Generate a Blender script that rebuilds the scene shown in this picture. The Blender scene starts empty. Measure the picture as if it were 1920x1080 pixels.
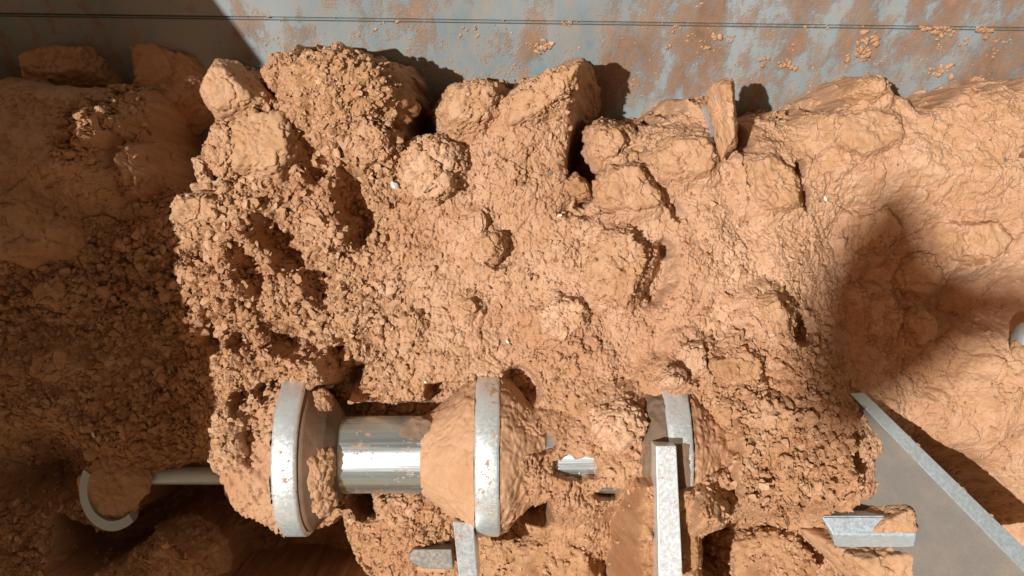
import bpy, math
import numpy as np
C = bpy.context.scene.collection
R = np.random.RandomState(7)

# ------------------------------------------------------------------ camera, light, exposure
CAMZ = 1.9
sc = bpy.context.scene
cd = bpy.data.cameras.new('camera'); cam = bpy.data.objects.new('camera', cd); C.objects.link(cam)
cam.location = (0, 0, CAMZ); cam.rotation_euler = (0, 0, 0)
cd.sensor_width = 36; cd.lens = 36*CAMZ/1.92; cd.clip_start = 0.02; cd.clip_end = 200
sc.camera = cam
SUN = np.array([-0.43, -0.17, 1.0])
w = bpy.data.worlds.new('World'); sc.world = w; w.use_nodes = True
nt = w.node_tree; bg = nt.nodes['Background']
sky = nt.nodes.new('ShaderNodeTexSky'); sky.sky_type = 'NISHITA'; sky.sun_disc = False
elev = math.atan2(SUN[2], math.hypot(SUN[0], SUN[1]))
sky.sun_elevation = elev; sky.sun_rotation = math.atan2(SUN[0], SUN[1])
tint = nt.nodes.new('ShaderNodeMix'); tint.data_type = 'RGBA'; tint.blend_type = 'MULTIPLY'; tint.inputs[0].default_value = 1
nt.links.new(sky.outputs[0], tint.inputs[6]); tint.inputs[7].default_value = (1.0, .47, .18, 1)   # tints the sky light warm, so the shade turns brown
nt.links.new(tint.outputs[2], bg.inputs[0]); bg.inputs[1].default_value = 0.15
sd_ = bpy.data.lights.new('sun', 'SUN'); sun = bpy.data.objects.new('sun', sd_); C.objects.link(sun)
sd_.energy = 4.9; sd_.angle = math.radians(0.6); sd_.color = (1.0, 0.965, 0.90)
from mathutils import Vector
sun.rotation_euler = Vector(SUN).to_track_quat('Z', 'Y').to_euler(); sun.location = (-1, -1, 4)
sc.view_settings.view_transform = 'Standard'; sc.view_settings.look = 'None'
sc.view_settings.exposure = 0.14; sc.view_settings.gamma = 1.0; sc.view_settings.use_curve_mapping = False

# ------------------------------------------------------------------ helpers
def P(px, py, z=0.0):
    "photo measurement (px at z=0 is 1 mm) to a point at height z"
    k = (CAMZ - z)/CAMZ
    return np.array([(px-960)/1000*k, (540-py)/1000*k, z])

def h32(a):
    a = (a ^ (a >> 16))*np.uint32(0x7feb352d); a = (a ^ (a >> 15))*np.uint32(0x846ca68b)
    return a ^ (a >> 16)
def hsh(ix, iy, iz, seed):
    with np.errstate(over='ignore'):
        a = h32(ix.astype(np.int64).astype(np.uint32)*np.uint32(73856093) + np.uint32((seed*2654435761) & 0xffffffff))
        a = h32(a + iy.astype(np.int64).astype(np.uint32)*np.uint32(19349663))
        a = h32(a + iz.astype(np.int64).astype(np.uint32)*np.uint32(83492791)) if iz is not None else a
    return (a.astype(np.float32)/np.float32(4294967296.0))
def vn2(x, y, s):
    ix = np.floor(x); iy = np.floor(y); fx = x-ix; fy = y-iy
    ux = fx*fx*(3-2*fx); uy = fy*fy*(3-2*fy)
    a = hsh(ix, iy, None, s); b = hsh(ix+1, iy, None, s); c = hsh(ix, iy+1, None, s); d = hsh(ix+1, iy+1, None, s)
    return (a+(b-a)*ux)*(1-uy)+(c+(d-c)*ux)*uy
def fbm2(x, y, s, o=4, g=.5):
    t = 0; am = 1; n = 0
    for i in range(o):
        t = t+am*(vn2(x*2**i+i*7.3, y*2**i-i*3.1, s+i)-.5); n += am; am *= g
    return t/n*2
def vn3(x, y, z, s):
    ix = np.floor(x); iy = np.floor(y); iz = np.floor(z); fx = x-ix; fy = y-iy; fz = z-iz
    ux = fx*fx*(3-2*fx); uy = fy*fy*(3-2*fy); uz = fz*fz*(3-2*fz)
    def H(a, b, c): return hsh(ix+a, iy+b, iz+c, s)
    l0 = (H(0,0,0)*(1-ux)+H(1,0,0)*ux)*(1-uy)+(H(0,1,0)*(1-ux)+H(1,1,0)*ux)*uy
    l1 = (H(0,0,1)*(1-ux)+H(1,0,1)*ux)*(1-uy)+(H(0,1,1)*(1-ux)+H(1,1,1)*ux)*uy
    return l0*(1-uz)+l1*uz
def fbm3(p, f, s, o=3):
    t = 0; am = 1; n = 0
    for i in range(o):
        t = t+am*(vn3(p[:,0]*f*2**i+9.1*i, p[:,1]*f*2**i, p[:,2]*f*2**i, s+i)-.5); n += am; am *= .5
    return t/n*2
def crumbs2(x, y, cell, seed, dens=.8):
    "height (m) of a layer of irregular lumps, and a random tone per lump"
    X = x/cell; Y = y/cell; ix = np.floor(X); iy = np.floor(Y)
    best = np.zeros_like(X); tone = np.full_like(X, .5)
    for dx in (-1, 0, 1):
        for dy in (-1, 0, 1):
            cx = ix+dx; cy = iy+dy
            r1 = hsh(cx, cy, None, seed); r2 = hsh(cx, cy, None, seed+11); r3 = hsh(cx, cy, None, seed+23)
            r4 = hsh(cx, cy, None, seed+37)
            ox = X-(cx+r1); oy = Y-(cy+r2)
            an = r3*6.283; ca = np.cos(an); sa = np.sin(an)
            u = ox*ca+oy*sa; v = (-ox*sa+oy*ca)*(1.1+.9*r4)
            rad = .45+.5*r4*r3+.12*r1
            d2 = (np.abs(u)**2.6+np.abs(v)**2.6)**(2/2.6)
            h = np.sqrt(np.maximum(0, rad*rad-d2))
            h = np.minimum(h, rad*.62+u*.35)*(hsh(cx, cy, None, seed+51) < dens)
            m = h > best
            best = np.where(m, h, best); tone = np.where(m, r2, tone)
    return (best*cell).astype(np.float32), tone
def chunks2(x, y, cell, seed, edge=.3):
    "flat-topped angular chunks parted by thin crevices; height in units of the cell"
    X = x/cell; Y = y/cell; ix = np.floor(X); iy = np.floor(Y)
    f1 = np.full(X.shape, 9.); f2 = np.full(X.shape, 9.); ox1 = np.zeros_like(X); oy1 = np.zeros_like(X); r = np.zeros_like(X)
    for dx in (-1, 0, 1):
        for dy in (-1, 0, 1):
            cx = ix+dx; cy = iy+dy; r1 = hsh(cx, cy, None, seed); ox = X-(cx+r1); oy = Y-(cy+hsh(cx, cy, None, seed+13))
            d = np.sqrt(ox*ox+oy*oy)+.25*hsh(cx, cy, None, seed+29)
            m = d < f1; f2 = np.where(m, f1, np.minimum(f2, d)); f1 = np.where(m, d, f1)
            ox1 = np.where(m, ox, ox1); oy1 = np.where(m, oy, oy1); r = np.where(m, hsh(cx, cy, None, seed+41), r)
    e = np.clip((f2-f1)/edge, 0, 1); e = np.sqrt(e*(2-e))
    tx = np.sin(r*97.)*.55; ty = np.cos(r*61.)*.55
    return cell*(e*(.35+.6*r)+(tx*ox1+ty*oy1)*e), r
def crumbs3(p, cell, seed, dens=.8):
    q = p/cell; iq = np.floor(q); best = np.zeros(len(q))
    for dx in (-1,0,1):
        for dy in (-1,0,1):
            for dz in (-1,0,1):
                c = iq+np.array([dx,dy,dz])
                r1 = hsh(c[:,0],c[:,1],c[:,2],seed); r2 = hsh(c[:,0],c[:,1],c[:,2],seed+9); r3 = hsh(c[:,0],c[:,1],c[:,2],seed+17)
                o = q-(c+np.stack([r1,r2,r3],1)); rad = .4+.45*r1*r3+.1*r2
                h = np.sqrt(np.maximum(0, rad*rad-(o**2).sum(1)))*(hsh(c[:,0],c[:,1],c[:,2],seed+31) < dens)
                best = np.maximum(best, h)
    return best*cell
def seg_sd(x, y, poly):
    "signed distance to polygon, positive inside"
    inside = np.zeros(x.shape, bool); d = np.full(x.shape, 1e9)
    n = len(poly)
    for i in range(n):
        ax, ay = poly[i]; bx, by = poly[(i+1) % n]
        ex, ey = bx-ax, by-ay; l = ex*ex+ey*ey
        t = np.clip(((x-ax)*ex+(y-ay)*ey)/l, 0, 1)
        d = np.minimum(d, (x-ax-t*ex)**2+(y-ay-t*ey)**2)
        c = ((ay > y) != (by > y)); 
        xi = ax+(y-ay)*ex/(ey if abs(ey) > 1e-12 else 1e-12)
        inside ^= c & (x < xi)
    d = np.sqrt(d); return np.where(inside, d, -d)
def sstep(a, b, x):
    t = np.clip((x-a)/(b-a), 0, 1); return t*t*(3-2*t)

def mesh_obj(name, V, F, mat, parent=None, smooth=True, tone=None):
    me = bpy.data.meshes.new(name)
    V = np.asarray(V, np.float32)
    if isinstance(F, np.ndarray):
        n, k = F.shape
        me.vertices.add(len(V)); me.vertices.foreach_set('co', V.ravel())
        me.loops.add(n*k); me.loops.foreach_set('vertex_index', F.astype(np.int32).ravel())
        me.polygons.add(n); me.polygons.foreach_set('loop_start', np.arange(0, n*k, k, dtype=np.int32))
        me.polygons.foreach_set('loop_total', np.full(n, k, np.int32)); me.update(calc_edges=True)
    else:
        me.from_pydata([tuple(map(float, v)) for v in V], [], F)
    me.polygons.foreach_set('use_smooth', np.full(len(me.polygons), smooth))
    if tone is not None:
        a = me.attributes.new('tone', 'FLOAT', 'POINT'); a.data.foreach_set('value', np.asarray(tone, np.float32).ravel())
    me.validate(); me.materials.append(mat)
    o = bpy.data.objects.new(name, me); C.objects.link(o)
    if parent: o.parent = parent
    return o
def local(V, root): return np.asarray(V, float)-np.array(root.location)
def tag(o, label=None, cat=None, group=None, kind=None):
    if label: o['label'] = label
    if cat: o['category'] = cat
    if group: o['group'] = group
    if kind: o['kind'] = kind
    return o
def empty(name, loc, label, cat, group=None):
    o = bpy.data.objects.new(name, None); C.objects.link(o); o.location = tuple(map(float, loc)); o.empty_display_size = .05
    return tag(o, label, cat, group)

# ------------------------------------------------------------------ materials
def newmat(name):
    m = bpy.data.materials.new(name); m.use_nodes = True; t = m.node_tree
    return m, t, t.nodes['Principled BSDF'], t.nodes, t.links
def noise(N, L, co, scale, detail=5, rough=.6, lac=2.0):
    n = N.new('ShaderNodeTexNoise'); n.inputs['Scale'].default_value = scale; n.inputs['Detail'].default_value = detail
    n.inputs['Roughness'].default_value = rough; L.new(co, n.inputs['Vector']); return n.outputs['Fac']
def ramp(N, L, fac, stops):
    r = N.new('ShaderNodeValToRGB'); L.new(fac, r.inputs[0]); e = r.color_ramp.elements
    while len(e) < len(stops): e.new(.5)
    for q, (p, c) in zip(e, stops): q.position = p; q.color = (*c, 1) if len(c) == 3 else c
    return r.outputs[0]
def mix(N, L, f, a, b, mode='MIX'):
    m = N.new('ShaderNodeMix'); m.data_type = 'RGBA'; m.blend_type = mode
    for i, v in ((0, f), (6, a), (7, b)):
        if isinstance(v, bpy.types.NodeSocket): L.new(v, m.inputs[i])
        elif i == 0: m.inputs[0].default_value = v
        else: m.inputs[i].default_value = (*v, 1)
    return m.outputs[2]
def mth(N, L, op, a, b=None):
    m = N.new('ShaderNodeMath'); m.operation = op
    for i, v in ((0, a), (1, b)):
        if v is None: continue
        if isinstance(v, bpy.types.NodeSocket): L.new(v, m.inputs[i])
        else: m.inputs[i].default_value = v
    return m.outputs[0]
def bump(N, L, h, dist, strength=1, nrm=None):
    b = N.new('ShaderNodeBump'); b.inputs['Distance'].default_value = dist; b.inputs['Strength'].default_value = strength
    L.new(h, b.inputs['Height'])
    if nrm is not None: L.new(nrm, b.inputs['Normal'])
    return b.outputs[0]
CLAY = dict(dark=(.25,.115,.052), mid=(.42,.242,.128), pale=(.60,.430,.285), red=(.37,.175,.090))
def clay_material(name, shift=0.0, bumpd=.0012, usetone=True):
    m, t, bs, N, L = newmat(name)
    co = N.new('ShaderNodeTexCoord').outputs['Object']
    n1 = noise(N, L, co, 5, 6, .65); n2 = noise(N, L, co, 60, 5, .7); n3 = noise(N, L, co, 420, 4, .7)
    if usetone:
        at = N.new('ShaderNodeAttribute'); at.attribute_name = 'tone'; tn = at.outputs['Fac']
    else:
        v = N.new('ShaderNodeValue'); v.outputs[0].default_value = .5; tn = v.outputs[0]
    f = mth(N, L, 'ADD', mth(N, L, 'MULTIPLY', tn, .5), mth(N, L, 'MULTIPLY', n2, .35))
    f = mth(N, L, 'ADD', f, mth(N, L, 'MULTIPLY', n3, .35)); f = mth(N, L, 'ADD', f, -.1+shift)
    c = ramp(N, L, f, [(.18, CLAY['dark']), (.42, CLAY['mid']), (.62, (.50,.315,.205)), (.85, CLAY['pale'])])
    c = mix(N, L, ramp(N, L, n1, [(.46, (0,0,0)), (.66, (.5,.5,.5))]), c, CLAY['red'])
    L.new(c, bs.inputs['Base Color']); bs.inputs['Roughness'].default_value = .93
    bs.inputs['Specular IOR Level'].default_value = .25
    vo = N.new('ShaderNodeTexVoronoi'); vo.inputs['Scale'].default_value = 300; L.new(co, vo.inputs['Vector'])
    hb = mth(N, L, 'ADD', n3, mth(N, L, 'MULTIPLY', vo.outputs['Distance'], -.5))
    L.new(bump(N, L, hb, bumpd, 1), bs.inputs['Normal'])
    return m
M_clay = clay_material('clay'); M_pale = clay_material('dry_clay', .14); M_red = clay_material('moist_clay', -.12)
M_smear = clay_material('smeared_clay', .02, .0006, False); M_film = clay_material('clay_film', -.2, .0004, False)
for n_ in M_film.node_tree.nodes:
    if n_.type == 'VALTORGB' and len(n_.color_ramp.elements) == 4:
        for e_, c_ in zip(n_.color_ramp.elements, [(.12,.085,.06), (.20,.14,.10), (.26,.18,.125), (.34,.23,.15)]): e_.color = (*c_, 1)

def steel_material(name, base=(.60,.64,.66), rough=.27, stretch=(1,1,1), dirt=.62, lum=1.0, met=1.0):
    m, t, bs, N, L = newmat(name)
    co = N.new('ShaderNodeTexCoord').outputs['Object']
    mp = N.new('ShaderNodeMapping'); L.new(co, mp.inputs[0]); mp.inputs['Scale'].default_value = stretch
    n = noise(N, L, mp.outputs[0], 160, 4, .6); sp = noise(N, L, co, 90, 6, .75); s2 = noise(N, L, co, 14, 5, .65)
    rr = N.new('ShaderNodeMapRange'); L.new(n, rr.inputs[0]); rr.inputs[1].default_value = .3; rr.inputs[2].default_value = .7
    rr.inputs[3].default_value = rough*.75; rr.inputs[4].default_value = rough*1.5
    d = mth(N, L, 'ADD', mth(N, L, 'MULTIPLY', sp, .6), mth(N, L, 'MULTIPLY', s2, .4))
    dm = ramp(N, L, d, [(dirt, (0,0,0)), (dirt+.03, (1,1,1))])
    dust = ramp(N, L, s2, [(.4, (0,0,0)), (.8, (.3,.3,.3))])
    b = mix(N, L, ramp(N, L, n, [(.3, (0,0,0)), (.7, (1,1,1))]), tuple(x*.92 for x in base), base)
    b = mix(N, L, dust, b, (.42,.30,.2)); b = mix(N, L, dm, b, CLAY['mid'])
    L.new(b, bs.inputs['Base Color'])
    inv = mth(N, L, 'SUBTRACT', 1.0, dm); L.new(mth(N, L, 'MULTIPLY', inv, met), bs.inputs['Metallic'])
    L.new(mth(N, L, 'MAXIMUM', rr.outputs[0], mth(N, L, 'MULTIPLY', dm, .9)), bs.inputs['Roughness'])
    L.new(bump(N, L, mth(N, L, 'ADD', mth(N, L, 'MULTIPLY', n, .35), mth(N, L, 'MULTIPLY', dm, 1.5)), .0006, .6), bs.inputs['Normal'])
    return m
M_shaft = steel_material('polished_steel', base=(.58,.71,.78), met=.9, rough=.27, stretch=(.02,1,1), dirt=.565)
M_bright = steel_material('bright_steel', base=(.74,.83,.90), met=.5, rough=.33, dirt=.59)
M_rim = steel_material('worn_steel', base=(.76,.87,.94), met=.65, rough=.36, dirt=.575)
M_plate = steel_material('dull_steel', base=(.165,.16,.15), rough=.55, dirt=.635, met=.4)
M_edge = steel_material('ground_steel', base=(.56,.70,.80), rough=.42, dirt=.68, met=.6)

def wall_material():
    m, t, bs, N, L = newmat('painted_wall_steel')
    co = N.new('ShaderNodeTexCoord').outputs['Object']
    mp = N.new('ShaderNodeMapping'); L.new(co, mp.inputs[0]); mp.inputs['Scale'].default_value = (1, .5, .5)
    sx = N.new('ShaderNodeSeparateXYZ'); L.new(co, sx.inputs[0])
    a = noise(N, L, mp.outputs[0], 9, 7, .62); b = noise(N, L, mp.outputs[0], 30, 7, .7); g = noise(N, L, co, 240, 4, .7)
    soft = noise(N, L, mp.outputs[0], 4, 4, .5)
    paint = mix(N, L, ramp(N, L, soft, [(.35,(0,0,0)), (.65,(1,1,1))]), (.155,.225,.265), (.26,.345,.395))
    # smears reach from the seam to a ragged line near the foot of the wall
    k = N.new('ShaderNodeMapRange'); L.new(sx.outputs['Z'], k.inputs[0]); k.inputs[1].default_value = -.27; k.inputs[2].default_value = -.235
    k2 = N.new('ShaderNodeMapRange'); L.new(sx.outputs['Z'], k2.inputs[0]); k2.inputs[1].default_value = -.06; k2.inputs[2].default_value = -.14
    band = mth(N, L, 'MULTIPLY', k.outputs[0], k2.outputs[0])
    f = mth(N, L, 'ADD', mth(N, L, 'MULTIPLY', a, .62), mth(N, L, 'MULTIPLY', b, .38))
    f = mth(N, L, 'ADD', f, mth(N, L, 'MULTIPLY', band, .235)); f = mth(N, L, 'ADD', f, -.098)
    kx = N.new('ShaderNodeMapRange'); L.new(sx.outputs['X'], kx.inputs[0]); kx.inputs[1].default_value = -.45; kx.inputs[2].default_value = .75; kx.inputs[3].default_value = -.02; kx.inputs[4].default_value = .05
    f = mth(N, L, 'ADD', f, kx.outputs[0])
    f = mth(N, L, 'ADD', f, mth(N, L, 'MULTIPLY', g, .10))
    msk = ramp(N, L, f, [(.45,(0,0,0)), (.495,(.6,.6,.6)), (.56,(1,1,1))])
    smear = mix(N, L, ramp(N, L, b, [(.3,(0,0,0)),(.7,(1,1,1))]), (.14,.082,.052), (.31,.20,.135))
    dust = mix(N, L, ramp(N, L, b, [(.35,(.03,.03,.03)),(.7,(.58,.58,.58))]), paint, (.40,.29,.20)); c = mix(N, L, msk, dust, smear)
    L.new(c, bs.inputs['Base Color']); bs.inputs['Roughness'].default_value = .62
    L.new(bump(N, L, mth(N, L, 'ADD', mth(N, L, 'MULTIPLY', g, .4), msk), .0015, .7), bs.inputs['Normal'])
    return m
M_wall = wall_material()
def plain(name, c, r=.6, met=0):
    m, t, bs, N, L = newmat(name); co = N.new('ShaderNodeTexCoord').outputs['Object']
    n = noise(N, L, co, 40, 5, .65)
    L.new(mix(N, L, n, tuple(x*.7 for x in c), tuple(min(1, x*1.25) for x in c)), bs.inputs['Base Color'])
    bs.inputs['Roughness'].default_value = r; bs.inputs['Metallic'].default_value = met
    L.new(bump(N, L, n, .001, .5), bs.inputs['Normal']); return m
M_groove = plain('dark_seam', (.06,.075,.07), .8); M_floor = plain('dark_steel', (.09,.075,.06), .7, .2)
M_white = plain('white_chip', (.75,.75,.74), .4); M_foil = plain('foil', (.8,.84,.88), .3, .4); M_blocker = plain('blocker_grey', (.12,.13,.14), .6)  # the last is for the unseen shade plates overhead
M_straw = plain('straw', (.55,.42,.22), .7); M_grit = plain('grey_grit', (.13,.12,.11), .8)

# ------------------------------------------------------------------ trough
def box_between(a0, a1, n, th):
    "slab whose front face runs from row a0 to row a1 (two points each), thickness th along -n"
    V = [a0[0], a0[1], a1[1], a1[0]]; V = V+[v-n*th for v in V]
    F = [(0,1,2,3), (7,6,5,4), (0,4,5,1), (1,5,6,2), (2,6,7,3), (3,7,4,0)]
    return V, F
# inclined back wall: passes through y=.347,z=-.30 and y=.554,z=-.05
yz0 = np.array([.347, -.30]); yz1 = np.array([.554, -.05]); dirw = (yz1-yz0)/np.linalg.norm(yz1-yz0)
nw = np.array([0, -dirw[1], dirw[0]])
def WP(x, t): q = yz0+dirw*t; return np.array([x, q[0], q[1]])
def wall_at(px, py):
    "point of the wall plane seen at px,py"
    d = P(px, py, 0)-np.array([0,0,CAMZ]); q0 = WP(0,0); c = np.array([0,0,CAMZ])
    s = ((q0-c)@nw)/(d@nw); return c+d*s
wl = empty('trough_wall', (0, .35, -.30), 'blue grey painted steel back wall smeared with brown clay, crossed by a dark seam', 'wall')
sa = wall_at(-300, 20); sb = wall_at(2300, 57)       # the seam line
sa = sa-nw*0; g = np.array([0, dirw[0], dirw[1]])*.0035
V, F = box_between([WP(-1.6,-.35), WP(1.6,-.35)], [sa-g, sb-g], nw, .012)
# subdividing is not needed: flat plates
tag(mesh_obj('lower_plate', local(V, wl), F, M_wall, wl, False))
V, F = box_between([sa+g+nw*.004, sb+g+nw*.004], [WP(-1.6,.75), WP(1.6,.75)], nw, .016)
tag(mesh_obj('upper_plate', local(V, wl), F, M_wall, wl, False))
V, F = box_between([sa-g*1.6-nw*.0066, sb-g*1.6-nw*.0066], [sa+g*1.6-nw*.0066, sb+g*1.6-nw*.0066], nw, .003)
mesh_obj('seam_gap', local(V, wl), F, M_groove, wl, False)
for off in (-.0065,):      # fine bead just under the seam
    p = sa+g/.0035*off; q = sb+g/.0035*off; g2 = g*.25
    V, F = box_between([p-g2+nw*.0012, q-g2+nw*.0012], [p+g2+nw*.0012, q+g2+nw*.0012], nw, .0011)
    mesh_obj('seam_bead', local(V, wl), F, M_groove, wl, False)
fl = mesh_obj('trough_floor', [(-1.7,-1.2,-.5), (1.7,-1.2,-.5), (1.7,.6,-.5), (-1.7,.6,-.5)], [(0,1,2,3)], M_floor, None, False)
tag(fl, 'dark steel bottom of the trough under the clay', kind='structure')

# ------------------------------------------------------------------ unseen overhead plates, added to cast the broad shade
fr = empty('light_blockers', (-1.6, 0, 1.1), 'unseen plates added above the trough to shade its left side and right bank', 'blocker')
def overhead(name, pts, z, th):
    top = [P(a, b, zz)+SUN*(z-zz) for a, b, zz in pts]; n = len(top)
    V = top+[v+np.array([0,0,th]) for v in top]
    F = [tuple(range(n)), tuple(range(2*n-1, n-1, -1))]+[(i, (i+n), (i+1) % n+n, (i+1) % n) for i in range(n)]
    mesh_obj(name, local(V, fr), F, M_blocker, fr, False)
overhead('left_shade_plate', [(300,-300,.1), (385,-40,-.01), (402,0,-.05), (500,122,-.18), (478,160,-.2), (182,138,.08), (208,230,.07), (272,400,.05), (330,540,.02), (400,730,.02), (425,820,0), (470,1000,0), (560,1500,0), (-900,1500,0), (-900,-300,0)], 1.15, .01)  # unseen, cut to the outline of the left shade it casts
overhead('right_shade_plate', [(a_,b_,-.08) for a_,b_ in [(1690,330),(1725,400),(1760,480),(1840,530),(1990,545),(1990,600),(1860,620),(1775,680),(1690,740),(1590,770),(1525,700),(1525,560),(1575,450),(1650,370)]], 8.5, .01)  # unseen, added high up to cast the soft shade at the right

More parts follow.
